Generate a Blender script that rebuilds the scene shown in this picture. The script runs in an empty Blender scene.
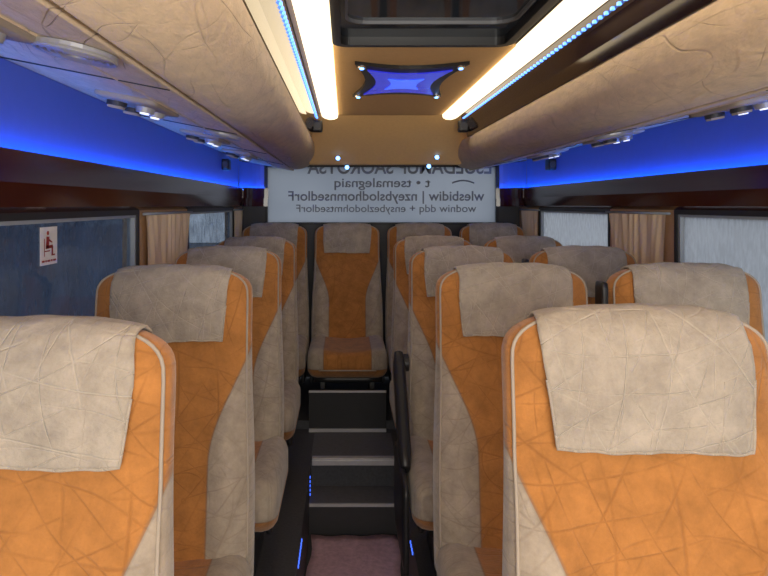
import bpy, bmesh, math, random
from mathutils import Vector, Matrix
random.seed(4)
S=bpy.context.scene
COL=S.collection
ZC=1.65
CX=0.27           # bus centre line
def R(x): return 2*CX-x
def ss(a,b,v):
    t=(v-a)/(b-a); t=max(0,min(1,t)); return t*t*(3-2*t)
# ---------------------------------------------------------------- materials
def newmat(name):
    m=bpy.data.materials.new(name); m.use_nodes=True
    nt=m.node_tree; b=nt.nodes['Principled BSDF']; return m,nt,b
def N(nt,t,**k):
    n=nt.nodes.new(t)
    for a,v in k.items(): setattr(n,a,v)
    return n
def L(nt,a,b): nt.links.new(a,b)
def c4(c): return (c[0],c[1],c[2],1)
def srgb(r,g,b):
    f=lambda v:(v/255/12.92) if v/255<=0.04045 else ((v/255+0.055)/1.055)**2.4
    return (f(r),f(g),f(b))
def math_(nt,op,a,b=None):
    n=N(nt,'ShaderNodeMath',operation=op)
    for i,v in enumerate((a,b)):
        if v is None: continue
        if isinstance(v,(int,float)): n.inputs[i].default_value=v
        else: L(nt,v,n.inputs[i])
    return n.outputs[0]
def plain(name,col,rough=0.5,metal=0.0,noise=0.12,nscale=30,bump=0.0,emit=None,estr=0,spec=0.5):
    m,nt,b=newmat(name)
    tc=N(nt,'ShaderNodeTexCoord'); no=N(nt,'ShaderNodeTexNoise'); no.inputs['Scale'].default_value=nscale
    no.inputs['Detail'].default_value=4
    L(nt,tc.outputs['Object'],no.inputs['Vector'])
    mx=N(nt,'ShaderNodeMix',data_type='RGBA')
    mx.inputs[6].default_value=c4([v*(1-noise) for v in col]); mx.inputs[7].default_value=c4([min(1,v*(1+noise)) for v in col])
    L(nt,no.outputs['Fac'],mx.inputs[0]); L(nt,mx.outputs[2],b.inputs['Base Color'])
    b.inputs['Roughness'].default_value=rough; b.inputs['Metallic'].default_value=metal
    b.inputs['Specular IOR Level'].default_value=spec
    if bump>0:
        bp=N(nt,'ShaderNodeBump'); bp.inputs['Strength'].default_value=bump; bp.inputs['Distance'].default_value=0.004
        L(nt,no.outputs['Fac'],bp.inputs['Height']); L(nt,bp.outputs[0],b.inputs['Normal'])
    if emit:
        b.inputs['Emission Color'].default_value=c4(emit); b.inputs['Emission Strength'].default_value=estr
    return m
O4=((0.35,0.1,-0.6),(-0.5,0,-1.3),(0.55,0.3,-1.15),(-0.30,-0.2,-0.35),(0.05,0.15,-1.75),(-0.62,0.2,-0.85))
def arcs(nt,vec,scale,width,rings='Y',offs=O4,dist=1.2,brk=(0.40,0.62)):
    """thin crossing arcs like an embossed textile; returns 0..1 line mask"""
    out=None
    for i,o in enumerate(offs):
        mp=N(nt,'ShaderNodeMapping'); mp.inputs['Location'].default_value=o
        L(nt,vec,mp.inputs['Vector'])
        w=N(nt,'ShaderNodeTexWave',wave_type='RINGS',rings_direction=rings,wave_profile='TRI')
        w.inputs['Scale'].default_value=scale*(1+0.17*i); w.inputs['Distortion'].default_value=dist
        w.inputs['Detail'].default_value=1.0; w.inputs['Detail Scale'].default_value=0.8
        L(nt,mp.outputs[0],w.inputs['Vector'])
        mr=N(nt,'ShaderNodeMapRange',interpolation_type='SMOOTHSTEP')
        mr.inputs[1].default_value=0; mr.inputs[2].default_value=width; mr.inputs[3].default_value=1; mr.inputs[4].default_value=0
        L(nt,w.outputs['Fac'],mr.inputs[0])
        no=N(nt,'ShaderNodeTexNoise'); no.inputs['Scale'].default_value=4+1.5*i; L(nt,mp.outputs[0],no.inputs['Vector'])
        m2=N(nt,'ShaderNodeMapRange'); m2.inputs[1].default_value=brk[0]; m2.inputs[2].default_value=brk[1]
        L(nt,no.outputs['Fac'],m2.inputs[0])
        r=math_(nt,'MULTIPLY',mr.outputs[0],m2.outputs[0])
        out=r if out is None else math_(nt,'MAXIMUM',out,r)
    return out
def fabric(name,base,dark,scale=2.6,width=0.1,rings='Y',amount=0.6,bump=0.5,lobe=None,alt=None,altdark=None,dist=1.2,rough=0.9,rand=True,offs=O4,crinkle=0.0,sheen=0.25,cscale=9,mott=(0.74,1.16),squash=None,blotch=16):
    m,nt,b=newmat(name)
    tc=N(nt,'ShaderNodeTexCoord')
    vec=tc.outputs['Object']
    if squash:
        vm=N(nt,'ShaderNodeVectorMath',operation='MULTIPLY'); vm.inputs[1].default_value=squash
        L(nt,vec,vm.inputs[0]); vec=vm.outputs[0]
    if rand:
        oi=N(nt,'ShaderNodeObjectInfo')
        cb=N(nt,'ShaderNodeCombineXYZ')
        L(nt,math_(nt,'MULTIPLY',oi.outputs['Random'],0.35),cb.inputs[0]); L(nt,math_(nt,'MULTIPLY',oi.outputs['Random'],7.0),cb.inputs[1]); L(nt,math_(nt,'MULTIPLY',oi.outputs['Random'],-0.3),cb.inputs[2])
        va=N(nt,'ShaderNodeVectorMath',operation='ADD'); L(nt,vec,va.inputs[0]); L(nt,cb.outputs[0],va.inputs[1]); vec=va.outputs[0]
    ln=arcs(nt,vec,scale,width,rings,dist=dist,offs=offs)
    no=N(nt,'ShaderNodeTexNoise'); no.inputs['Scale'].default_value=blotch; no.inputs['Detail'].default_value=8; no.inputs['Roughness'].default_value=0.7; L(nt,vec,no.inputs['Vector'])
    fn=N(nt,'ShaderNodeTexNoise'); fn.inputs['Scale'].default_value=150; fn.inputs['Detail'].default_value=3; L(nt,vec,fn.inputs['Vector'])
    def mixc(a,bb,fac):
        mx=N(nt,'ShaderNodeMix',data_type='RGBA')
        for i,v in ((6,a),(7,bb)):
            if isinstance(v,tuple): mx.inputs[i].default_value=c4(v)
            else: L(nt,v,mx.inputs[i])
        if isinstance(fac,float): mx.inputs[0].default_value=fac
        else: L(nt,fac,mx.inputs[0])
        return mx.outputs[2]
    lf=math_(nt,'MULTIPLY',ln,amount)
    mot=N(nt,'ShaderNodeMapRange'); mot.inputs[1].default_value=0.32; mot.inputs[2].default_value=0.68; L(nt,no.outputs['Fac'],mot.inputs[0])
    def one(bc,dc):
        g=mixc(tuple(v*mott[0] for v in bc),tuple(min(1,v*mott[1]) for v in bc),mot.outputs[0])
        return mixc(g,dc,lf)
    c=one(base,dark)
    if lobe:
        sep=N(nt,'ShaderNodeSeparateXYZ'); L(nt,tc.outputs['Object'],sep.inputs[0])
        ax=math_(nt,'ABSOLUTE',sep.outputs[0])
        if lobe=='back':
            mr=N(nt,'ShaderNodeMapRange',interpolation_type='SMOOTHSTEP')
            mr.inputs[1].default_value=0.65; mr.inputs[2].default_value=1.04; mr.inputs[3].default_value=0.124; mr.inputs[4].default_value=0.245
            L(nt,sep.outputs[2],mr.inputs[0])
            d=math_(nt,'SUBTRACT',ax,mr.outputs[0])
        else:
            d=math_(nt,'SUBTRACT',ax,0.145)
            d2=math_(nt,'SUBTRACT',sep.outputs[2],0.305)
            d=math_(nt,'MINIMUM',d,d2)
        mk=N(nt,'ShaderNodeMapRange'); mk.inputs[1].default_value=0; mk.inputs[2].default_value=0.002; L(nt,d,mk.inputs[0])
        c=mixc(c,one(alt,altdark),mk.outputs[0])
        seam=N(nt,'ShaderNodeMapRange'); seam.inputs[1].default_value=0.0; seam.inputs[2].default_value=0.005; seam.inputs[3].default_value=0.5; seam.inputs[4].default_value=0
        L(nt,math_(nt,'ABSOLUTE',d),seam.inputs[0])
        c=mixc(c,tuple(v*0.4 for v in alt),seam.outputs[0])
    L(nt,c,b.inputs['Base Color'])
    b.inputs['Roughness'].default_value=rough
    b.inputs['Sheen Weight'].default_value=sheen; b.inputs['Sheen Roughness'].default_value=0.5
    b.inputs['Specular IOR Level'].default_value=0.15
    h=math_(nt,'ADD',math_(nt,'MULTIPLY',ln,-0.5),math_(nt,'MULTIPLY',fn.outputs['Fac'],0.5))
    h=math_(nt,'ADD',h,math_(nt,'MULTIPLY',no.outputs['Fac'],1.0))
    if crinkle:
        cn=N(nt,'ShaderNodeTexNoise',noise_type='RIDGED_MULTIFRACTAL'); cn.inputs['Scale'].default_value=cscale; cn.inputs['Detail'].default_value=4; cn.inputs['Distortion'].default_value=0.8
        L(nt,vec,cn.inputs['Vector']); h=math_(nt,'ADD',h,math_(nt,'MULTIPLY',cn.outputs['Fac'],crinkle))
    bp=N(nt,'ShaderNodeBump'); bp.inputs['Strength'].default_value=bump; bp.inputs['Distance'].default_value=0.004
    L(nt,h,bp.inputs['Height']); L(nt,bp.outputs[0],b.inputs['Normal'])
    return m
ORA=srgb(186,126,68); ORD=srgb(128,80,40); GRY=srgb(178,164,147); GRD=srgb(132,116,101)
M_back=fabric('seat_plush_back',ORA,ORD,scale=3.0,width=0.09,amount=0.34,bump=0.5,lobe='back',alt=GRY,altdark=GRD,dist=1.6,sheen=0.35)
M_cush=fabric('seat_plush_cushion',ORA,ORD,scale=3.0,width=0.09,amount=0.30,lobe='cush',alt=GRY,altdark=GRD,rings='Z')
M_cover=fabric('headrest_cloth',srgb(178,167,153),srgb(214,204,189),scale=3.2,width=0.06,amount=0.38,bump=0.85,crinkle=1.0,dist=2.0,cscale=18)
M_pipe=plain('grey_piping',srgb(172,160,146),0.8)
M_black=plain('black_plastic',(0.018,0.018,0.02),0.4)
M_dark=plain('dark_grey_plastic',(0.04,0.04,0.045),0.5)
M_chrome=plain('chrome',(0.75,0.75,0.78),0.18,1.0,0.03)
M_lampbody=plain('lamp_body_grey',(0.45,0.45,0.46),0.35,0.3,0.03)
M_lamplens=plain('reading_lamp_lens',(0.9,0.9,0.88),0.2,emit=(0.8,0.85,1.0),estr=1.0)
RO=((0.3,0.2,-1.5),(-0.5,-0.7,-1.9),(0.1,-1.2,-2.2),(-0.1,-1.7,-1.7))
M_bolster=fabric('cream_rack_fabric',srgb(234,208,172),srgb(176,148,122),scale=3.4,width=0.05,amount=0.24,bump=0.9,rand=False,dist=9.0,rings='SPHERICAL',offs=RO,crinkle=1.2,cscale=18,mott=(0.84,1.06),squash=(1.3,0.5,1.3),blotch=26)
M_under=fabric('rack_underside_fabric',srgb(226,202,170),srgb(146,124,104),scale=3.4,width=0.05,rings='SPHERICAL',amount=0.34,bump=1.0,rand=False,dist=9,offs=RO,crinkle=1.3,cscale=18,mott=(0.82,1.08),squash=(1.3,0.5,1.3),blotch=26)
M_ceil=plain('ceiling_beige_suede',srgb(250,204,142),0.85,noise=0.08,nscale=60,bump=0.2)
M_brown=plain('gloss_brown_panel',(0.020,0.009,0.011),0.08,noise=0.1,nscale=5,spec=0.6)
M_maroon=plain('gloss_maroon_panel',(0.05,0.007,0.006),0.15,noise=0.2,nscale=4)
M_panelglow=plain('panel_painted_led_glow',(0.11,0.17,0.5),0.5,noise=0.05,emit=(0.015,0.03,0.5),estr=0.06)  # LED's blue light painted into the base colour, plus a faint added glow
M_blueled=plain('blue_led_line',(0.1,0.2,1),0.4,emit=(0.01,0.17,1.0),estr=40)
M_smallled=plain('small_blue_led',(0.1,0.2,1),0.4,emit=(0.05,0.15,1.0),estr=1.6)
M_dots=plain('blue_white_led_dots',(0.2,0.4,1),0.4,emit=(0.08,0.25,1.0),estr=3.0)
M_diff=plain('warm_light_diffuser',(1,0.95,0.8),0.5,noise=0.03,nscale=3,emit=(1.0,0.80,0.50),estr=2.2)
M_purple=plain('purple_glow_panel',(0.05,0.05,0.5),0.2,noise=0.5,nscale=9,emit=(0.02,0.03,0.62),estr=0.7)
M_core=plain('bright_blue_core',(0.1,0.2,0.9),0.2,emit=(0.05,0.14,1.0),estr=0.9)
M_spot=plain('spot_led',(0.3,0.5,1),0.3,emit=(0.12,0.35,1.0),estr=7)
M_wall=plain('wall_trim_beige',srgb(196,160,122),0.85,bump=0.2)
M_floor=plain('dark_floor_covering',(0.06,0.062,0.072),0.55,noise=0.4,nscale=80,bump=0.3)
M_step=plain('step_covering',(0.12,0.12,0.13),0.5,noise=0.3,nscale=60)
M_nose=plain('step_nosing_metal',(0.55,0.55,0.57),0.4,0.2)
M_mat=plain('purple_carpet',srgb(204,170,186),0.95,noise=0.35,nscale=45,bump=0.8)
M_rubber=plain('window_rubber',(0.015,0.016,0.02),0.5)
M_alu=plain('grey_frame',(0.34,0.38,0.43),0.45)
M_white=plain('sticker_white',(0.85,0.85,0.87),0.5)
M_red=plain('sticker_red',(0.34,0.025,0.02),0.5)
M_txt=plain('lettering_grey',(0.24,0.26,0.30),0.6)
M_curt=plain('curtain_cloth',(0.97,0.76,0.48),0.95,noise=0.04,nscale=200,spec=0.1)
def glass(name,tint,gl,drop,lo,hi,bs=0.2):
    m,nt,b=newmat(name); nt.nodes.remove(b); out=nt.nodes['Material Output']
    tc=N(nt,'ShaderNodeTexCoord')
    st_=N(nt,'ShaderNodeMapping'); st_.inputs['Scale'].default_value=(1,1,0.35); L(nt,tc.outputs['Object'],st_.inputs['Vector'])
    no=N(nt,'ShaderNodeTexNoise'); no.inputs['Scale'].default_value=55; no.inputs['Detail'].default_value=3; L(nt,st_.outputs[0],no.inputs['Vector'])
    vo=N(nt,'ShaderNodeTexVoronoi'); vo.inputs['Scale'].default_value=45; L(nt,tc.outputs['Object'],vo.inputs['Vector'])
    big=N(nt,'ShaderNodeTexNoise'); big.inputs['Scale'].default_value=3; L(nt,tc.outputs['Object'],big.inputs['Vector'])
    t=N(nt,'ShaderNodeBsdfTransparent'); d=N(nt,'ShaderNodeBsdfTranslucent'); g=N(nt,'ShaderNodeBsdfGlossy')
    mx=N(nt,'ShaderNodeMix',data_type='RGBA'); mx.inputs[6].default_value=c4([v*0.6 for v in tint]); mx.inputs[7].default_value=c4(tint)
    L(nt,big.outputs['Fac'],mx.inputs[0]); L(nt,mx.outputs[2],t.inputs[0])
    d.inputs[0].default_value=c4(drop); g.inputs['Roughness'].default_value=0.08
    bp=N(nt,'ShaderNodeBump'); bp.inputs['Strength'].default_value=bs; bp.inputs['Distance'].default_value=0.002; L(nt,vo.outputs['Distance'],bp.inputs['Height'])
    L(nt,bp.outputs[0],g.inputs['Normal'])
    mr=N(nt,'ShaderNodeMapRange'); mr.inputs[1].default_value=0.4; mr.inputs[2].default_value=0.7; mr.inputs[3].default_value=lo; mr.inputs[4].default_value=hi; L(nt,no.outputs['Fac'],mr.inputs[0])
    m1=N(nt,'ShaderNodeMixShader'); L(nt,mr.outputs[0],m1.inputs[0]); L(nt,t.outputs[0],m1.inputs[1]); L(nt,d.outputs[0],m1.inputs[2])
    m2=N(nt,'ShaderNodeMixShader'); m2.inputs[0].default_value=gl; L(nt,m1.outputs[0],m2.inputs[1]); L(nt,g.outputs[0],m2.inputs[2])
    L(nt,m2.outputs[0],out.inputs[0]); return m
M_glassL=glass('wet_dark_glass',(0.85,0.92,1.0),0.12,(0.32,0.42,0.58),0.08,0.5)
M_glassR=glass('wet_grey_glass',(0.95,0.96,0.98),0.04,(0.95,0.97,1.0),0.65,0.92,0.05)
def film():
    m,nt,b=newmat('rear_window_film'); nt.nodes.remove(b); out=nt.nodes['Material Output']
    tc=N(nt,'ShaderNodeTexCoord'); no=N(nt,'ShaderNodeTexNoise'); no.inputs['Scale'].default_value=2.5; L(nt,tc.outputs['Object'],no.inputs['Vector'])
    mx=N(nt,'ShaderNodeMix',data_type='RGBA'); mx.inputs[6].default_value=(0.74,0.77,0.82,1); mx.inputs[7].default_value=(0.94,0.96,0.99,1); L(nt,no.outputs['Fac'],mx.inputs[0])
    t=N(nt,'ShaderNodeBsdfTranslucent'); t2=N(nt,'ShaderNodeBsdfTransparent')
    L(nt,mx.outputs[2],t.inputs[0]); L(nt,mx.outputs[2],t2.inputs[0])
    m1=N(nt,'ShaderNodeMixShader'); m1.inputs[0].default_value=0.12; L(nt,t.outputs[0],m1.inputs[1]); L(nt,t2.outputs[0],m1.inputs[2]); L(nt,m1.outputs[0],out.inputs[0]); return m
M_film=film()
# ---------------------------------------------------------------- mesh helpers
def tag(o,label=None,category=None,group=None,kind=None):
    if label:o['label']=label
    if category:o['category']=category
    if group:o['group']=group
    if kind:o['kind']=kind
    return o
def addmesh(name,bm,mat,parent=None,smooth=False,**t):
    bmesh.ops.recalc_face_normals(bm,faces=bm.faces[:])
    me=bpy.data.meshes.new(name); bm.to_mesh(me); bm.free()
    if smooth:
        for p in me.polygons: p.use_smooth=True
    me.materials.append(mat)
    o=bpy.data.objects.new(name,me); COL.objects.link(o)
    if parent: o.parent=parent
    return tag(o,**t)
def empty(name,loc=(0,0,0),**t):
    o=bpy.data.objects.new(name,None); o.empty_display_size=0.1; o.location=loc; COL.objects.link(o); return tag(o,**t)
def bm_box(bm,x0,x1,y0,y1,z0,z1):
    v=[bm.verts.new(p) for p in ((x0,y0,z0),(x1,y0,z0),(x1,y1,z0),(x0,y1,z0),(x0,y0,z1),(x1,y0,z1),(x1,y1,z1),(x0,y1,z1))]
    for f in ((0,3,2,1),(4,5,6,7),(0,1,5,4),(1,2,6,5),(2,3,7,6),(3,0,4,7)): bm.faces.new([v[i] for i in f])
def boxes(name,lst,mat,parent=None,bevel=0,**t):
    bm=bmesh.new()
    for b in lst: bm_box(bm,min(b[0],b[1]),max(b[0],b[1]),b[2],b[3],b[4],b[5])
    if bevel: bmesh.ops.bevel(bm,geom=bm.edges[:],offset=bevel,segments=2,affect='EDGES',profile=0.5)
    return addmesh(name,bm,mat,parent,**t)
def bm_rbox(bm,c,h,r,n=10,warp=None):
    t=bmesh.new(); bmesh.ops.create_cube(t,size=2)
    bmesh.ops.subdivide_edges(t,edges=t.edges[:],cuts=n,use_grid_fill=True)
    for v in t.verts:
        p=[v.co[i]*h[i] for i in range(3)]
        q=[max(-(h[i]-r),min(h[i]-r,p[i])) for i in range(3)]
        d=Vector([p[i]-q[i] for i in range(3)])
        if d.length>1e-9: d=d.normalized()*r
        p=Vector(q)+d
        if warp: p=warp(p)
        v.co=p+Vector(c)
    me=bpy.data.meshes.new('t'); t.to_mesh(me); t.free(); bm.from_mesh(me); bpy.data.meshes.remove(me)
def rbox(name,c,h,r,mat,parent=None,n=10,warp=None,**t):
    bm=bmesh.new(); bm_rbox(bm,c,h,r,n,warp); return addmesh(name,bm,mat,parent,True,**t)
def bm_tube(bm,pts,r,seg=8,closed=False):
    pts=[Vector(p) for p in pts]; n=len(pts); rings=[]
    up=None
    for i,p in enumerate(pts):
        a=pts[(i-1)%n] if (closed or i>0) else p; b=pts[(i+1)%n] if (closed or i<n-1) else p
        t=(b-a).normalized()
        if up is None: up=t.orthogonal().normalized()
        up=(up-t*up.dot(t)).normalized(); s=t.cross(up)
        rings.append([bm.verts.new(p+up*r*math.cos(k*2*math.pi/seg)+s*r*math.sin(k*2*math.pi/seg)) for k in range(seg)])
    for i in range(n if closed else n-1):
        A=rings[i];B=rings[(i+1)%n]
        for k in range(seg): bm.faces.new((A[k],A[(k+1)%seg],B[(k+1)%seg],B[k]))
    if not closed: bm.faces.new(rings[0]); bm.faces.new(rings[-1][::-1])
def tube(name,pts,r,mat,parent=None,closed=False,seg=8,**t):
    bm=bmesh.new(); bm_tube(bm,pts,r,seg,closed); return addmesh(name,bm,mat,parent,True,**t)
def prism(name,prof,y0,y1,mat,parent=None,smooth=False,ny=1,**t):
    bm=bmesh.new(); rings=[]
    for j in range(ny+1):
        y=y0+(y1-y0)*j/ny; rings.append([bm.verts.new((p[0],y,p[1])) for p in prof])
    n=len(prof)
    for j in range(ny):
        for i in range(n): bm.faces.new((rings[j][i],rings[j][(i+1)%n],rings[j+1][(i+1)%n],rings[j+1][i]))
    bm.faces.new(rings[0]); bm.faces.new(rings[-1])
    o=addmesh(name,bm,mat,parent,False,**t)
    if smooth:
        for p in o.data.polygons:
            if len(p.vertices)==4: p.use_smooth=True
    return o
def bm_disc(bm,c,r,h,axis=Vector((0,0,1)),seg=24,r2=None):
    q=axis.to_track_quat('Z','Y').to_matrix().to_4x4()
    bmesh.ops.create_cone(bm,cap_ends=True,segments=seg,radius1=r,radius2=r if r2 is None else r2,depth=h,matrix=Matrix.Translation(c)@q)
def disc(name,c,r,h,mat,parent=None,axis=Vector((0,0,1)),r2=None,**t):
    bm=bmesh.new(); bm_disc(bm,Vector(c),r,h,axis,24,r2); return addmesh(name,bm,mat,parent,False,**t)
# ---------------------------------------------------------------- SEAT
ZT=1.168; Z0=1.085; ZB=0.33
def Wd(z): return 0.226+0.018*ss(1.02,0.5,z)
def Th(z): return 0.050+0.018*ss(1.0,0.6,z)
def yc(z): return (0.053-(1.05-z)*0.15) if z<1.05 else 0.053+(z-1.05)*0.12
def fd(x,z):
    return -0.036*ss(0.10,0.19,abs(x))*ss(1.0,0.75,z) -0.016*math.exp(-((z-1.08)/0.07)**2)*(1-(abs(x)/0.25)**2) + 0.008*math.exp(-((z-0.93)/0.03)**2)
def cap(z):
    if z<=Z0: return 1.0
    s=(z-Z0)/(ZT-Z0); return max(0,1-s**3)**(1/3)
def sgp(v,e): return math.copysign(abs(v)**e,v)
def backpt(th,z):
    k=cap(z); w=Wd(z)*k; t=Th(z)*k
    x=w*sgp(math.cos(th),2/3); y=t*sgp(math.sin(th),2/3)
    yy=yc(z)+y
    if y<0: yy+=fd(x,z)*min(1,(-y/max(t,1e-6)))*k
    return Vector((x,yy,z))
def make_backrest(parent):
    bm=bmesh.new(); zs=[ZB+(Z0-ZB)*i/30 for i in range(31)]
    for i in range(1,15):
        a=i/14*math.pi/2; zs.append(Z0+(ZT-Z0)*math.sin(a)**(2/3)*0.9995)
    nn=72; rings=[[bm.verts.new(backpt(2*math.pi*k/nn,z)) for k in range(nn)] for z in zs]
    for j in range(len(zs)-1):
        for k in range(nn): bm.faces.new((rings[j][k],rings[j][(k+1)%nn],rings[j+1][(k+1)%nn],rings[j+1][k]))
    bm.faces.new(rings[0]); bm.faces.new(rings[-1])
    return addmesh('backrest',bm,M_back,parent,True)
def make_piping(parent):
    bm=bmesh.new()
    a=math.radians(22)
    left=[];right=[]
    zs=[0.40+(Z0-0.40)*i/24 for i in range(25)]+[Z0+(ZT-Z0)*math.sin(i/12*math.pi/2)**(2/3)*0.985 for i in range(1,11)]
    for z in zs:
        p=backpt(-a,z); q=backpt(-(math.pi-a),z)
        p.y-=0.001; q.y-=0.001; p.x*=1.006; q.x*=1.006
        right.append(p); left.append(q)
    pr=right[-1]; pl=left[-1]; top=[]
    for i in range(1,12):
        f=i/12; x=pr.x+(pl.x-pr.x)*f
        top.append(Vector((x,pr.y,ZT-0.002-(abs(x)/0.23)**3*0.03)))
    bm_tube(bm,right+top+left[::-1],0.0032,8)
    return addmesh('piping',bm,M_pipe,parent,True)
def rumple(x,s,seed):
    return 0.0018*math.sin(31*x+23*s+seed)*math.sin(17*x-41*s+2*seed)+0.001*math.sin(67*x+11*s*3+seed)
def coverpt(x,s,seed=0):
    W=Wd(1.12); Rr=max(0.0,1-(abs(x)/W)**3)**(1/3); t=Th(1.12)
    off=0.005+rumple(x,s,seed)
    rip=0.003*math.sin(x*34+seed)+0.0015*math.sin(x*71+1.3*seed)
    if s<0: return Vector((x,yc(Z0)+ (t+off)*Rr+0.002, Z0+s))
    if s<=1:
        a=s*math.pi; cy=math.cos(a); sz=math.sin(a)
        z=Z0+(ZT-Z0)*sgp(sz,2/3)*Rr
        y=yc(z)+t*Rr*sgp(cy,2/3)
        if cy<0: y+=fd(x,z)*min(1,abs(sgp(cy,2/3)))
        o=Vector((0,cy,sz)).normalized()*(off)
        return Vector((x,y+o.y,z+o.z))
    d=s-1; z=Z0-d
    y=yc(z)-Th(z)*max(0.0,1-(abs(x)/Wd(z))**3)**(1/3)+fd(x,z)-off-abs(rip)*min(1,d/0.05)*1.2-0.006*min(1,d/0.15)
    return Vector((x,y,z))
def cxs(u,s,seed,cw):
    hw=cw-(0.014*max(0,s-1)/0.13 if s>1 else 0)
    x=u*hw+0.003*math.sin(9*s+seed)
    ds=(s-1)*(1+0.012*math.sin(u*5+seed)+0.035*u*math.sin(seed*1.7)+0.006*math.sin(u*19+seed)) if s>1 else s-1
    return x,1+ds
def make_cover(parent,seed=0,fall=0.15,cw=0.165):
    bm=bmesh.new(); nx=48; sl=[-0.16+0.04*i for i in range(4)]+[i/20 for i in range(21)]+[1+fall*i/20 for i in range(1,21)]
    rows=[]
    for s in sl:
        row=[]
        for i in range(nx+1):
            x,s2=cxs(i/nx*2-1,s,seed,cw)
            row.append(bm.verts.new(coverpt(x,s2,seed)))
        rows.append(row)
    for j in range(len(rows)-1):
        for i in range(nx): bm.faces.new((rows[j][i],rows[j][i+1],rows[j+1][i+1],rows[j+1][i]))
    o=addmesh('headrest_cover',bm,M_cover,parent,True)
    m=o.modifiers.new('thick','SOLIDIFY'); m.thickness=0.003; m.offset=1
    out=[]; s0=[i/20 for i in range(3,21)]
    def P(u,f):
        x,s2=cxs(u,1+fall*f,seed,cw); p=coverpt(x,s2,seed); p.y-=0.002; return p
    for f in s0: out.append(P(-1,f))
    for i in range(1,48): out.append(P(-1+2*i/48,1))
    for f in s0[::-1]: out.append(P(1,f))
    tube('hem',out,0.0024,M_cover,o)
    for us in (-0.66,0.66):
        tube('stitch_seam',[P(us,f) for f in s0],0.0014,M_cover,o)
    return o
def cushwarp(p):
    q=p.copy()
    if p.z>0: q.z+=0.018*ss(0.12,0.2,abs(p.x))-0.01*(1-ss(0.0,0.15,abs(p.x)))
    if p.y<-0.2 and p.z<0: q.y+=0.04*ss(0,-0.08,p.z)
    return q
def build_seat(seed,armrest=False,fall=0.125,cw=0.165):
    e=empty('bus_seat')
    make_backrest(e); make_piping(e); make_cover(e,seed,fall,cw)
    cu=rbox('cushion',(0,-0.315,0.325),(0.245,0.265,0.088),0.06,M_cush,e,16,cushwarp)
    tube('cushion_piping',[(math.copysign(0.240*abs(math.cos(t))**0.35,math.cos(t)),-0.315+math.copysign(0.260*abs(math.sin(t))**0.35,math.sin(t)),0.302) for t in [2*math.pi*i/64 for i in range(64)]],0.0045,M_pipe,cu,True)
    rbox('seat_pan',(0,-0.28,0.225),(0.21,0.22,0.02),0.015,M_black,e,4)
    for sx in (-1,1):
        bm=bmesh.new()
        prof=[(-0.44,0.0),(-0.08,0.0),(-0.14,0.215),(-0.40,0.215)]
        v=[bm.verts.new((sx*0.155-0.014,a,z)) for a,z in prof]+[bm.verts.new((sx*0.155+0.014,a,z)) for a,z in prof]
        bm.faces.new(v[:4]); bm.faces.new(v[4:])
        for i in range(4): bm.faces.new((v[i],v[(i+1)%4],v[4+(i+1)%4],v[4+i]))
        bmesh.ops.recalc_face_normals(bm,faces=bm.faces[:])
        bmesh.ops.bevel(bm,geom=bm.edges[:],offset=0.006,segments=2,affect='EDGES')
        addmesh('leg',bm,M_dark,e)
        rbox('side_cover',(sx*0.225,-0.20,0.222),(0.014,0.2,0.045),0.012,M_black,e,6)
        disc('recline_knob',(sx*0.241,-0.06,0.225),0.026,0.010,M_dark,e,Vector((1,0,0)))
    if armrest:
        a=rbox('armrest',(0,0,0),(0.024,0.24,0.038),0.022,M_black,e,8)
        a.rotation_euler=(math.radians(46),0,0); a.location=(-0.280,-0.22,0.57)
        disc('armrest_pivot',(-0.255,-0.07,0.71),0.035,0.03,M_black,e,Vector((1,0,0)))
        rbox('armrest_side_panel',(-0.292,-0.33,0.26),(0.012,0.22,0.15),0.011,M_black,e,6)
    return e
def tree_copy(e):
    def rec(o,parent):
        c=o.copy(); COL.objects.link(c)
        if parent: c.parent=parent
        for ch in o.children: rec(ch,c)
        return c
    return rec(e,None)
protos=[build_seat(0.4,False,0.112),build_seat(2.1,False,0.115),build_seat(4.0,False,0.132,0.172),build_seat(1.2,True,0.115),build_seat(5.3,False,0.110,0.176)]
FL=0.30
plan=[(-0.488,0.96,0,4,0),(-0.495,1.86,0,1,0),(-0.495,2.74,0,0,0.8),(-0.495,3.6,0,1,0.5),
      (0.497,1.08,0,2,0),(0.497,1.92,0,0,0),(0.497,2.75,0,3,-0.8),(0.50,3.68,0,1,-0.5),
      (1.01,1.92,0,1,0),(1.01,2.75,0,0,0),(1.01,3.68,0,0,0),
      (-0.49,4.55,0.05,1,0),(0.015,4.55,0.05,0,0),(0.52,4.55,0.05,0,0),(1.025,4.55,0.05,1,0)]
used=set(); made=[]
for i,(x,y,dz,k,sh) in enumerate(plan):
    if k in used: e=tree_copy(protos[k])
    else: e=protos[k]; used.add(k)
    made.append((e,sh))
    e.location=(x,y,FL+dz)
    if y>4: lb='orange and grey plush seat in the rear bench row'
    elif k==3: lb='orange and grey plush aisle seat with lowered black armrest'
    elif x<0: lb='orange and grey plush single seat beside dark wet window'
    elif x>0.9: lb='orange and grey plush window seat, grey headrest cloth'
    else: lb='orange and grey plush aisle seat with grey headrest cloth'
    tag(e,lb,'bus seat','orange and grey plush bus seats')
for e,sh in made:
    for ch in e.children:
        if ch.name.split('.')[0]=='cushion': ch.location.x=0.03*sh
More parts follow.
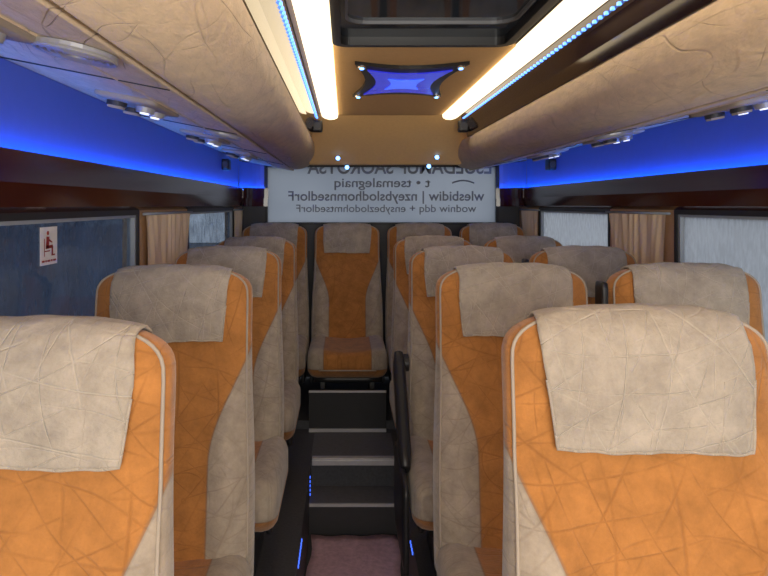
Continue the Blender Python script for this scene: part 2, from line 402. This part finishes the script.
# ---------------------------------------------------------------- SHELL
XL=-0.77; XR=R(XL)
YF=-1.3; YR=5.0
st=dict(kind='structure')
boxes('floor',[(XL,XR,YF,YR,-0.06,0.0),(XL,-0.18,YF,3.51,0.0,FL),(0.27,XR,YF,3.51,0.0,FL),(XL,XR,3.51,YR,0.0,FL),(XL,XR,3.98,YR,FL,FL+0.05)],M_floor,**st)
boxes('trim_1',[(-0.18,0.27,3.30,3.51,0.001,0.148)],M_dark,**st)
boxes('trim_25',[(-0.179,0.269,3.295,3.508,0.149,0.156)],M_step,**st)
boxes('trim_2',[(-0.178,0.268,3.287,3.300,0.146,0.160)],M_nose,**st)
boxes('trim_3',[(-0.18,0.27,3.53,3.89,FL+0.001,FL+0.006)],M_step,**st)
boxes('trim_4',[(-0.175,0.265,3.487,3.509,FL-0.028,FL+0.001),(-0.175,0.265,3.487,3.53,FL+0.001,FL+0.010)],M_nose,None,0.003,**st)
boxes('trim_5',[(-0.215,0.245,3.93,3.955,FL+0.001,FL+0.245)],M_black,**st)
boxes('trim_24',[(-0.215,0.245,3.918,3.929,FL+0.001,FL+0.020),(-0.215,0.245,3.918,3.929,FL+0.236,FL+0.247)],M_nose,**st)
def wall(name,xin,sgn,w1,w2):
    xo=xin+sgn*0.06; zt=2.25; w0,wt=0.90,1.635
    l=[(xin,xo,YF,YR,-0.06,w0),(xin,xo,YF,YR,wt,zt),(xin,xo,YF,-0.7,w0,wt),(xin,xo,w1[1],w2[0],w0,wt),(xin,xo,w2[1],YR,w0,wt)]
    boxes(name,l,M_wall,**st)
wall('wall_left',XL,-1,(-0.7,2.46),(3.22,4.55)); wall('wall_right',XR,1,(-0.7,2.62),(3.26,4.45))
def window(name,xin,sgn,y0,y1,g):
    e=empty(name,kind='structure'); z0,z1=0.90,1.635
    x0=xin-sgn*0.004; x1=xin+sgn*0.03
    t=0.022
    boxes('frame',[(x0,x1,y0,y0+t,z0,z1),(x0,x1,y1-t,y1,z0,z1),(x0,x1,y0+t,y1-t,z0,z0+t),(x0,x1,y0+t,y1-t,z1-t,z1)],M_rubber,e)
    boxes('inner_frame',[(x0+sgn*0.006,x1,y1-t-0.014,y1-t,z0+t,z1-t),(x0+sgn*0.006,x1,y0+t,y1-t-0.014,z1-t-0.01,z1-t)],M_alu,e)
    boxes('pane',[(xin+sgn*0.018,xin+sgn*0.022,y0+t,y1-t,z0+t,z1-t)],g,e)
window('window_1',XL,-1,-0.7,2.46,M_glassL); window('window_2',XL,-1,3.22,4.55,M_glassL)
window('window_3',XR,1,-0.7,2.62,M_glassR); window('window_4',XR,1,3.26,4.45,M_glassR)
YW=4.95; rx0,rx1=-0.60,1.15; rz0,rz1=1.50,1.95
n=6
def zprism(name,pts,z0,z1,mat,**t):
    bm=bmesh.new(); a=[bm.verts.new((p[0],p[1],z0)) for p in pts]; b=[bm.verts.new((p[0],p[1],z1)) for p in pts]; k=len(pts)
    for i in range(k): bm.faces.new((a[i],a[(i+1)%k],b[(i+1)%k],b[i]))
    bm.faces.new(a); bm.faces.new(b); return addmesh(name,bm,mat,**t)
for side,(xin,s,rxe) in enumerate(((XL,1,rx0),(XR,-1,rx1))):
    prism(f'trim_{n}',[(xin+s*0.001,1.63),(xin+s*0.03,1.645),(xin+s*0.045,1.70),(xin+s*0.045,1.772),(xin+s*0.041,1.772),(xin+s*0.040,1.758),(xin+s*0.001,1.758)],YF,4.72,M_maroon,**st); n+=1
    prof=[(xin+s*0.001,1.760),(xin+s*0.006,1.760),(xin+s*0.012,1.975),(xin+s*0.001,1.975)]
    prism(f'trim_{n}',prof,YF,4.72,M_panelglow,**st); n+=1
    arc=[]
    for k in range(9):
        a=k/8*math.pi/2
        arc.append((xin+s*(0.012+ (abs(rxe-xin)-0.016)*(1-math.cos(a))), 4.72+0.215*math.sin(a)))
    zprism(f'trim_{n}',arc+[(xin+s*0.002,4.935)],1.77,1.965,M_panelglow,**st); n+=1
    bm=bmesh.new(); bm_tube(bm,[(xin+s*0.029,YF,1.7625),(xin+s*0.029,4.70,1.7625)]+[(p[0]+s*0.018,p[1]-0.012,1.7625) for p in arc[1:]],0.0045,6)
    led=addmesh('led_strip',bm,M_blueled)
    zprism(f'trim_{n}',[(p[0]+s*0.03,p[1]-0.03) for p in arc]+[(xin+s*0.002,4.935)],1.64,1.756,M_maroon,**st); n+=1
    bm=bmesh.new(); q=[(p[0]+s*0.034,p[1]-0.032) for p in arc]
    lo=[bm.verts.new((p[0],p[1],1.70)) for p in q]; hi=[bm.verts.new((p[0],p[1],1.775)) for p in q]
    for i in range(8): bm.faces.new((lo[i],lo[i+1],hi[i+1],hi[i]))
    lip=addmesh(f'trim_{n}',bm,M_maroon,**st); n+=1
    mo=lip.modifiers.new('t','SOLIDIFY'); mo.thickness=0.004
    tag(led,'thin blue LED line on the ledge above the side windows','led light','blue cove lights')
boxes('wall_back',[(XL,rx0,YW,YR,0.36,2.25),(rx1,XR,YW,YR,0.36,2.25),(rx0,rx1,YW,YR,0.36,rz0),(rx0,rx1,YW,YR,rz1,2.25)],M_dark,**st)
e=empty('window_5',kind='structure')
boxes('frame',[(rx0,rx0+0.02,YW-0.012,YW+0.03,rz0,rz1),(rx1-0.02,rx1,YW-0.012,YW+0.03,rz0,rz1),(rx0,rx1,YW-0.012,YW+0.03,rz0,rz0+0.02),(rx0,rx1,YW-0.012,YW+0.03,rz1-0.015,rz1)],M_rubber,e)
boxes('pane',[(rx0+0.02,rx1-0.02,YW+0.004,YW+0.01,rz0+0.02,rz1-0.015)],M_film,e)
def text(body,cx,cz,h,width=None,bold=0.0,y=YW-0.002):
    cu=bpy.data.curves.new('t','FONT'); cu.body=body; cu.size=1.0; cu.extrude=0.0; cu.offset=bold; cu.align_x='CENTER'
    o=bpy.data.objects.new('t',cu); COL.objects.link(o); bpy.context.view_layer.update()
    me=bpy.data.meshes.new_from_object(o.evaluated_get(bpy.context.evaluated_depsgraph_get()))
    bpy.data.objects.remove(o)
    w=max(v.co.x for v in me.vertices)-min(v.co.x for v in me.vertices)
    k=h/0.7; kx=(width/w) if width else k
    for v in me.vertices: v.co=Vector((-v.co.x*kx+cx,0,v.co.y*k+cz))
    me.materials.append(M_txt)
    ob=bpy.data.objects.new('lettering',me); COL.objects.link(ob); ob.location=(0,y,0)
    return ob
P=133.3
def rx(px): return (px-345)/P
def rz(py): return ZC+(205-py)/P
for body,px,py,hp,wp,bo in (("ESUEDAMUP SAOROTSA",400,173.5,13,184,0.02),("t • tsemalegnaiq",382,187,9,96,0.012),("wlesbidiw | nzeybslodhomnsedlorF",386,200.5,9.5,196,0.015),("wodniw ddq + ensybezlodohmtsedlorF",386,212,7.5,180,0.006)):
    o=text(body,rx(px),rz(py),hp/P,wp/P,bo); tag(o,'grey mirrored advertising lettering on the rear window film','lettering','rear window lettering')
tube('logo_swoosh',[(rx(452+i*2.2),YW-0.004,rz(183-2.5*math.sin(i/10*3.14))) for i in range(11)],0.006,M_txt,label='small dark curved emblem stroke on the rear window film',category='emblem')
# ceiling
CZ=ZC+0.54
boxes('ceiling',[(XL,XR,YF,YR,CZ+0.06,CZ+0.10)],M_dark,**st)
boxes('trim_30',[(-0.045,0.585,2.24,3.97,CZ,CZ+0.02),(-0.045,0.585,YF,1.25,CZ,CZ+0.02),(-0.25,0.79,3.962,3.975,CZ-0.0,CZ+0.05)],M_ceil,**st)
for nm,f in (('trim_31',lambda x:x),('trim_32',R)):
    prism(nm,[(f(-0.160),CZ+0.001),(f(-0.174),ZC+0.505),(f(-0.192),ZC+0.455),(f(-0.202),ZC+0.412),(f(-0.24),ZC+0.41),(f(-0.24),CZ+0.03),(f(-0.160),CZ+0.03)],YF,4.0,M_brown,**st)
bm=bmesh.new()
pr=[(3.98,CZ+0.0),(4.40,ZC+0.30),(4.44,ZC+0.275),(4.56,ZC+0.275),(4.72,ZC+0.40),(4.72,CZ+0.055),(3.98,CZ+0.055)]
A=[bm.verts.new((-0.24,y,z)) for y,z in pr]; B=[bm.verts.new((0.78,y,z)) for y,z in pr]
for i in range(7): bm.faces.new((A[i],A[(i+1)%7],B[(i+1)%7],B[i]))
bm.faces.new(A); bm.faces.new(B)
addmesh('trim_33',bm,M_ceil,**st)
# luggage racks
def rack(side):
    f=(lambda x:x) if side==0 else R
    e=empty('luggage_rack',label='overhead luggage rack with rounded cream embossed fabric front edge',category='luggage rack',group='overhead luggage racks')
    raw=[(-0.25,0.425),(-0.215,0.418),(-0.201,0.400),(-0.197,0.372),(-0.203,0.335),(-0.225,0.300),(-0.258,0.272),(-0.298,0.256),(-0.335,0.250),(-0.365,0.254),(-0.375,0.275),(-0.375,0.425)]
    pts=[]
    for i in range(len(raw)-1):
        p0=raw[max(i-1,0)];p1=raw[i];p2=raw[i+1];p3=raw[min(i+2,len(raw)-1)]
        if i>=9: pts.append(p1); continue
        for k in range(4):
            t=k/4
            pts.append(tuple(0.5*((2*p1[a])+(-p0[a]+p2[a])*t+(2*p0[a]-5*p1[a]+4*p2[a]-p3[a])*t*t+(-p0[a]+3*p1[a]-3*p2[a]+p3[a])*t**3) for a in (0,1)))
    pts.append(raw[-1])
    prism('front_bolster',[(f(x),ZC+z) for x,z in pts],YF,4.62,M_bolster,e,True,label='rounded cream embossed fabric edge')
    prism('rack_body',[(f(-0.245),ZC+0.428),(f(-0.38),ZC+0.428),(f(-0.765),ZC+0.36),(f(-0.765),ZC+0.585),(f(-0.245),ZC+0.585)],YF,4.9,M_dark,e)
    prism('underside',[(f(-0.38),ZC+0.252),(f(-0.765),ZC+0.328),(f(-0.765),ZC+0.345),(f(-0.38),ZC+0.27)],YF,4.9,M_under,e,label='grey embossed fabric panel')
    tube('seam_piping',[(f(-0.378),YF+0.01,ZC+0.254),(f(-0.378),2,ZC+0.254),(f(-0.378),4.6,ZC+0.254)],0.004,M_under,e)
    sl=math.atan2(0.076,0.388)*(1 if side==0 else -1)
    def on(x): return ZC+0.252+( -0.38-x)/0.388*0.076
    tube('rail',[(f(-0.50),YF+0.01,on(-0.50)),(f(-0.50),4.85,on(-0.50))],0.003,M_under,e)
    for y in (1.45,2.35,3.25,4.1):
        tube('panel_seam',[(f(-0.385),y,on(-0.385)),(f(-0.76),y,on(-0.76))],0.0025,M_dark,e)
    for j,y in enumerate([0.97,1.88,2.78,3.68]):
        cx=-0.585
        c=rbox('reading_light_console',(0,0,0),(0.085,0.13,0.012),0.011,M_pipe,e,8,label='grey oblong console')
        c.location=(f(cx),y,on(cx)-0.004); c.rotation_euler=(0,sl,0)
        for (dx,dy) in ((0.035,-0.05),(0.035,0.05)):
            l=disc('reading_lamp',(dx,dy,-0.018),0.024,0.018,M_lampbody,c,r2=0.028)
            disc('lamp_lens',(dx,dy,-0.028),0.013,0.006,M_lamplens,l)
        for (dx,dy) in ((-0.04,-0.065),(-0.04,0.065)):
            v=disc('air_nozzle',(dx,dy,-0.016),0.027,0.016,M_dark,c)
            bm=bmesh.new()
            for a in (-0.012,0,0.012): bm_box(bm,dx-0.02,dx+0.02,dy+a-0.002,dy+a+0.002,-0.03,-0.022)
            addmesh('nozzle_fins',bm,M_pipe,v)
    for y in (1.12,2.45):
        cx=-0.455
        bm=bmesh.new()
        for rr in (0.066,0.055,0.043,0.031,0.018):
            bm_tube(bm,[(rr*math.cos(a),rr*math.sin(a),-0.006) for a in [2*math.pi*i/32 for i in range(32)]],0.004,6,True)
        bm_disc(bm,Vector((0,0,0)),0.068,0.008)
        g=addmesh('speaker_grille',bm,M_lampbody,e,False,label='round slotted speaker grille'); g.location=(f(cx),y,on(cx)-0.006); g.rotation_euler=(0,sl,0)
    return e
rack(0); rack(1)
def strip(side):
    f=(lambda x:x) if side==0 else R
    e=empty('ceiling_light',label='long warm white ceiling light bordered by a row of blue LEDs',category='ceiling light',group='long ceiling lights')
    boxes('housing',[(f(-0.158),f(-0.040),YF,3.96,CZ+0.004,CZ+0.03)],M_pipe,e)
    prof=[(-0.140,0.004),(-0.138,-0.012),(-0.120,-0.024),(-0.093,-0.032),(-0.064,-0.030),(-0.044,-0.020),(-0.040,0.004)]
    prism('diffuser',[(f(x),CZ+z) for x,z in prof],YF+0.02,3.94,M_diff,e,True,label='glowing warm white diffuser')
    bm=bmesh.new(); y=0.6
    while y<3.95:
        bm_box(bm,f(-0.166)-0.005,f(-0.166)+0.005,y,y+0.012,CZ-0.026,CZ-0.018); y+=0.042
    addmesh('led_row',bm,M_dots,e,kind='stuff',label='row of tiny blue-white LEDs')
strip(0); strip(1)
# roof hatch
e=empty('roof_hatch',label='dark glossy glass roof hatch with thin grey inner frame',category='roof hatch')
def ringframe(name,x0,x1,y0,y1,w,z0,z1,mat,par,r=0.06):
    def rr(x0,x1,y0,y1,r):
        o=[]
        for cx,cy,a0 in ((x1-r,y1-r,0),(x0+r,y1-r,90),(x0+r,y0+r,180),(x1-r,y0+r,270)):
            for k in range(7):
                a=math.radians(a0+15*k); o.append((cx+r*math.cos(a),cy+r*math.sin(a)))
        return o
    A=rr(x0,x1,y0,y1,r); B=rr(x0+w,x1-w,y0+w,y1-w,max(0.01,r-w)); bm=bmesh.new(); n=len(A)
    V=[[bm.verts.new((p[0],p[1],z)) for p in Q] for Q,z in ((A,z0),(B,z0),(B,z1),(A,z1))]
    for a in range(4):
        b=(a+1)%4
        for i in range(n): bm.faces.new((V[a][i],V[a][(i+1)%n],V[b][(i+1)%n],V[b][i]))
    return addmesh(name,bm,mat,par)
M_hg=plain('hatch_glass',(0.04,0.055,0.075),0.06,noise=0.7,nscale=6,spec=0.9)
M_hb=plain('hatch_bar',(0.16,0.165,0.18),0.4,0.2)
ringframe('frame',-0.042,0.56,1.26,2.235,0.028,CZ-0.006,CZ+0.05,M_black,e)
ringframe('inner_frame',0.0,0.516,1.34,2.02,0.008,CZ+0.012,CZ+0.022,M_hb,e,0.07)
boxes('glass',[(-0.02,0.54,1.28,2.215,CZ+0.022,CZ+0.03)],M_hg,e)
# purple lamp plate
e=empty('ceiling_lamp',(0.252,2.84,CZ),label='black concave-sided lamp plate with purple-blue glow and corner LEDs',category='ceiling lamp')
def concave(hx,hy,cx,cy,n=10):
    o=[]
    def side(a,b,nx,ny,dep):
        for k in range(n):
            t=k/n; b_=math.sin(math.pi*t)*dep
            o.append((a[0]+(b[0]-a[0])*t+nx*b_,a[1]+(b[1]-a[1])*t+ny*b_))
    side((-hx,-hy),(hx,-hy),0,1,cy); side((hx,-hy),(hx,hy),-1,0,cx); side((hx,hy),(-hx,hy),0,-1,cy); side((-hx,hy),(-hx,-hy),1,0,cx)
    return o
def plate(name,pts,z0,z1,mat,par):
    bm=bmesh.new(); a=[bm.verts.new((p[0],p[1],z0)) for p in pts]; b=[bm.verts.new((p[0],p[1],z1)) for p in pts]; n=len(pts)
    for i in range(n): bm.faces.new((a[i],a[(i+1)%n],b[(i+1)%n],b[i]))
    bm.faces.new(a); bm.faces.new(b); return addmesh(name,bm,mat,par)
plate('base_plate',concave(0.215,0.37,0.05,0.08),-0.014,-0.001,M_black,e)
plate('glow_panel',concave(0.165,0.28,0.045,0.07),-0.020,-0.0145,M_purple,e)
plate('glow_core',concave(0.075,0.12,0.02,0.03),-0.024,-0.0205,M_core,e)
for sx in (-1,1):
    for sy in (-1,1):
        l=disc('corner_lamp',(sx*0.188,sy*0.335,-0.018),0.016,0.008,M_chrome,e)
        disc('lens',(sx*0.188,sy*0.335,-0.024),0.008,0.004,M_spot,l)
for px,py,y in ((338,158,4.39),(436,157,4.39),(347,167,4.5),(428,166,4.5)):
    x=(px-345)/660*y; z=ZC+(205-py)/660*y
    s=empty('spot_light',(x,y-0.03,z),label='tiny blue-white spot light on the rear ceiling panel',category='spot light',group='rear spot lights')
    disc('bezel',(0,0,0),0.016,0.03,M_lampbody,s,Vector((0,1,0.3))); disc('lens',(0,-0.016,-0.005),0.013,0.006,M_spot,s,Vector((0,1,0.3)))
for x in (-0.165,0.705):
    s=empty('speaker',(x,3.93,CZ-0.072),label='small black box speaker at the end of the ceiling light',category='speaker',group='small box speakers')
    rbox('box',(0,0,0),(0.032,0.025,0.035),0.008,M_black,s,4); disc('cone',(0,-0.027,0),0.022,0.006,M_dark,s,Vector((0,1,0)))
for x in (XL+0.033,XR-0.033):
    s=empty('speaker',(x,4.1,1.90),label='small black speaker on the blue-lit panel',category='speaker',group='panel speakers')
    rbox('box',(0,0,0),(0.022,0.05,0.035),0.008,M_black,s,4); disc('cone',(0.0,-0.052,0),0.018,0.006,M_dark,s,Vector((0,1,0)))
def curtain(xin,s,y0,y1):
    e=empty('curtain',label='gathered beige curtain covering the pillar between windows',category='curtain',group='side curtains')
    bm=bmesh.new(); nz=16; ny=150; rows=[]
    for j in range(nz+1):
        z=0.93+(1.61-0.93)*j/nz; row=[]
        gather=1-0.10*math.sin(math.pi*min(1,j/nz*1.0))**1
        for i in range(ny+1):
            u=i/ny; y=(y0+y1)/2+(u-0.5)*(y1-y0)*gather
            x=xin+s*(0.014+0.0048*math.sin(u*44+1.2*math.sin(j*0.25)+2.5*math.sin(u*9+j*0.1))+0.0012*math.sin(u*83+j*0.3))
            row.append(bm.verts.new((x,y,z)))
        rows.append(row)
    for j in range(nz):
        for i in range(ny): bm.faces.new((rows[j][i],rows[j][i+1],rows[j+1][i+1],rows[j+1][i]))
    addmesh('cloth',bm,M_curt,e,True)
    tube('rod',[(xin+s*0.016,y0-0.03,1.616),(xin+s*0.016,y1+0.03,1.616)],0.005,M_alu,e)
curtain(XL,1,2.50,3.22); curtain(XR,-1,2.66,3.24)
curtain(XL,1,4.5,4.85); curtain(XR,-1,4.42,4.85)
def sticker(x,s,y0,y1,z0,z1,lab):
    e=empty('window_sticker',label=lab,category='sticker')
    boxes('sheet',[(x,x+s*0.001,y0,y1,z0,z1)],M_white,e)
    w=y1-y0; h=z1-z0; xx=x+s*0.002
    bm=bmesh.new()
    bm_disc(bm,Vector((xx,y0+w*0.42,z0+h*0.84)),h*0.055,0.001,Vector((1,0,0)))
    def poly(pp): 
        v=[bm.verts.new((xx,y0+w*a,z0+h*b)) for a,b in pp]; bm.faces.new(v)
    poly([(.30,.44),(.48,.44),(.51,.74),(.34,.75)])      # torso
    poly([(.30,.42),(.30,.50),(.70,.52),(.73,.44)])      # thighs
    poly([(.63,.26),(.72,.26),(.73,.48),(.64,.48)])      # shins
    poly([(.63,.23),(.84,.23),(.84,.27),(.63,.27)])      # feet
    poly([(.49,.68),(.68,.60),(.67,.57),(.49,.62)])      # arm
    poly([(.20,.23),(.24,.23),(.24,.70),(.20,.70)])      # seat back
    poly([(.20,.35),(.54,.35),(.54,.38),(.20,.38)])      # seat
    addmesh('seated_figure',bm,M_red,e)
    bm=bmesh.new()
    for a,b_ in ((.08,.22),(.28,.34),(.40,.54),(.60,.68),(.74,.90)): bm_box(bm,xx-0.0005,xx+0.0005,y0+w*a,y0+w*b_,z0+h*.08,z0+h*.13)
    addmesh('caption_marks',bm,M_red,e)
sticker(XL-0.016,1,1.70,1.80,ZC-0.158,ZC-0.058,'white window sticker with small red seated figure')
bm=bmesh.new(); rows=[]
for j in range(61):
    y=-0.3+3.57*j/60; row=[]
    for i in range(13):
        x=-0.165+0.42*i/12; row.append(bm.verts.new((x+0.008*math.sin(j*0.9),y,0.008+0.007*(1+math.sin(j*0.9+i*0.5)*math.sin(i*0.8+j*0.3)))))
    rows.append(row)
for j in range(60):
    for i in range(12): bm.faces.new((rows[j][i],rows[j][i+1],rows[j+1][i+1],rows[j+1][i]))
o=addmesh('carpet_runner',bm,M_mat,None,True,label='rumpled dusty purple carpet runner along the sunken aisle',category='carpet')
m=o.modifiers.new('t','SOLIDIFY'); m.thickness=0.005
def aisled(x0,x1,pts):
    bm=bmesh.new()
    for y,z in pts: bm_box(bm,x0,x1,y-0.005,y+0.005,z-0.005,z+0.005)
    o=addmesh('aisle_light',bm,M_smallled); tag(o,'short dotted blue LED strip on the seat podium side','led light','aisle led strips')
aisled(-0.182,-0.176,[(3.37,0.15+0.022*k) for k in range(1,6)])
aisled(-0.182,-0.176,[(2.52+0.028*k,0.27) for k in range(8)])
aisled(0.266,0.272,[(2.62+0.028*k,0.268) for k in range(4)])
aisled(0.266,0.272,[(3.39,0.19)])
for x,y in ((0.754,2.72),(0.754,1.90)):
    e=empty('seat_belt',label='black seat belt hanging between two seats',category='seat belt',group='seat belts')
    bm=bmesh.new(); pts=[(x,y+0.05,1.36),(x,y+0.0,1.33),(x+0.0,y-0.05,1.1),(x,y-0.12,0.8),(x,y-0.16,0.60)]
    for k in range(len(pts)-1):
        p=Vector(pts[k]);q=Vector(pts[k+1]); v=[bm.verts.new(a) for a in (p+Vector((-0.002,0.02,0)),p+Vector((-0.002,-0.02,0)),q+Vector((-0.002,-0.02,0)),q+Vector((-0.002,0.02,0)))]
        bm.faces.new(v)
    o=addmesh('strap',bm,M_black,e); m=o.modifiers.new('t','SOLIDIFY'); m.thickness=0.002
    rbox('belt_guide',(x,y+0.04,1.38),(0.011,0.03,0.045),0.008,M_black,e,4)
boxes('outside_building',[(-5.2,-5.0,-4,16,-1.2,6)],plain('outside_blue_facade',(0.085,0.13,0.22),0.9,noise=0.85,nscale=1.6),label='dark blue-grey facade outside the wet windows',category='building')
boxes('outside_ground',[(-30,30,-20,50,-1.25,-1.2)],plain('asphalt',(0.14,0.145,0.15),0.7),label='wet asphalt ground outside the bus',category='ground')
W=bpy.data.worlds.new('w'); S.world=W; W.use_nodes=True
bg=W.node_tree.nodes['Background']; bg.inputs[0].default_value=(0.80,0.86,0.94,1); bg.inputs[1].default_value=0.70
def area(name,loc,rot,sx,sy,power,col):
    l=bpy.data.lights.new(name,'AREA'); l.shape='RECTANGLE'; l.size=sx; l.size_y=sy; l.energy=power; l.color=col
    o=bpy.data.objects.new(name,l); COL.objects.link(o); o.location=loc; o.rotation_euler=rot; return o
area('front_fill',(0.27,-1.25,1.5),(math.radians(97),0,0),1.8,1.1,54,(1.0,0.95,0.86))  # unseen fill light added behind the camera to brighten seats and side walls
area('overhead_fill',(0.27,0.1,CZ-0.03),(math.radians(25),0,0),0.5,0.3,1.0,(1,0.88,0.7))  # small fill light added overhead, out of view, for the front seats
cam=bpy.data.cameras.new('camera'); co=bpy.data.objects.new('camera',cam); COL.objects.link(co)
co.location=(0,0,ZC); co.rotation_euler=(math.radians(90),0,0)
cam.sensor_width=36; cam.lens=660/768*36; cam.shift_x=39/768; cam.shift_y=-83/768; cam.clip_start=0.02
S.camera=co
S.view_settings.view_transform='Standard'
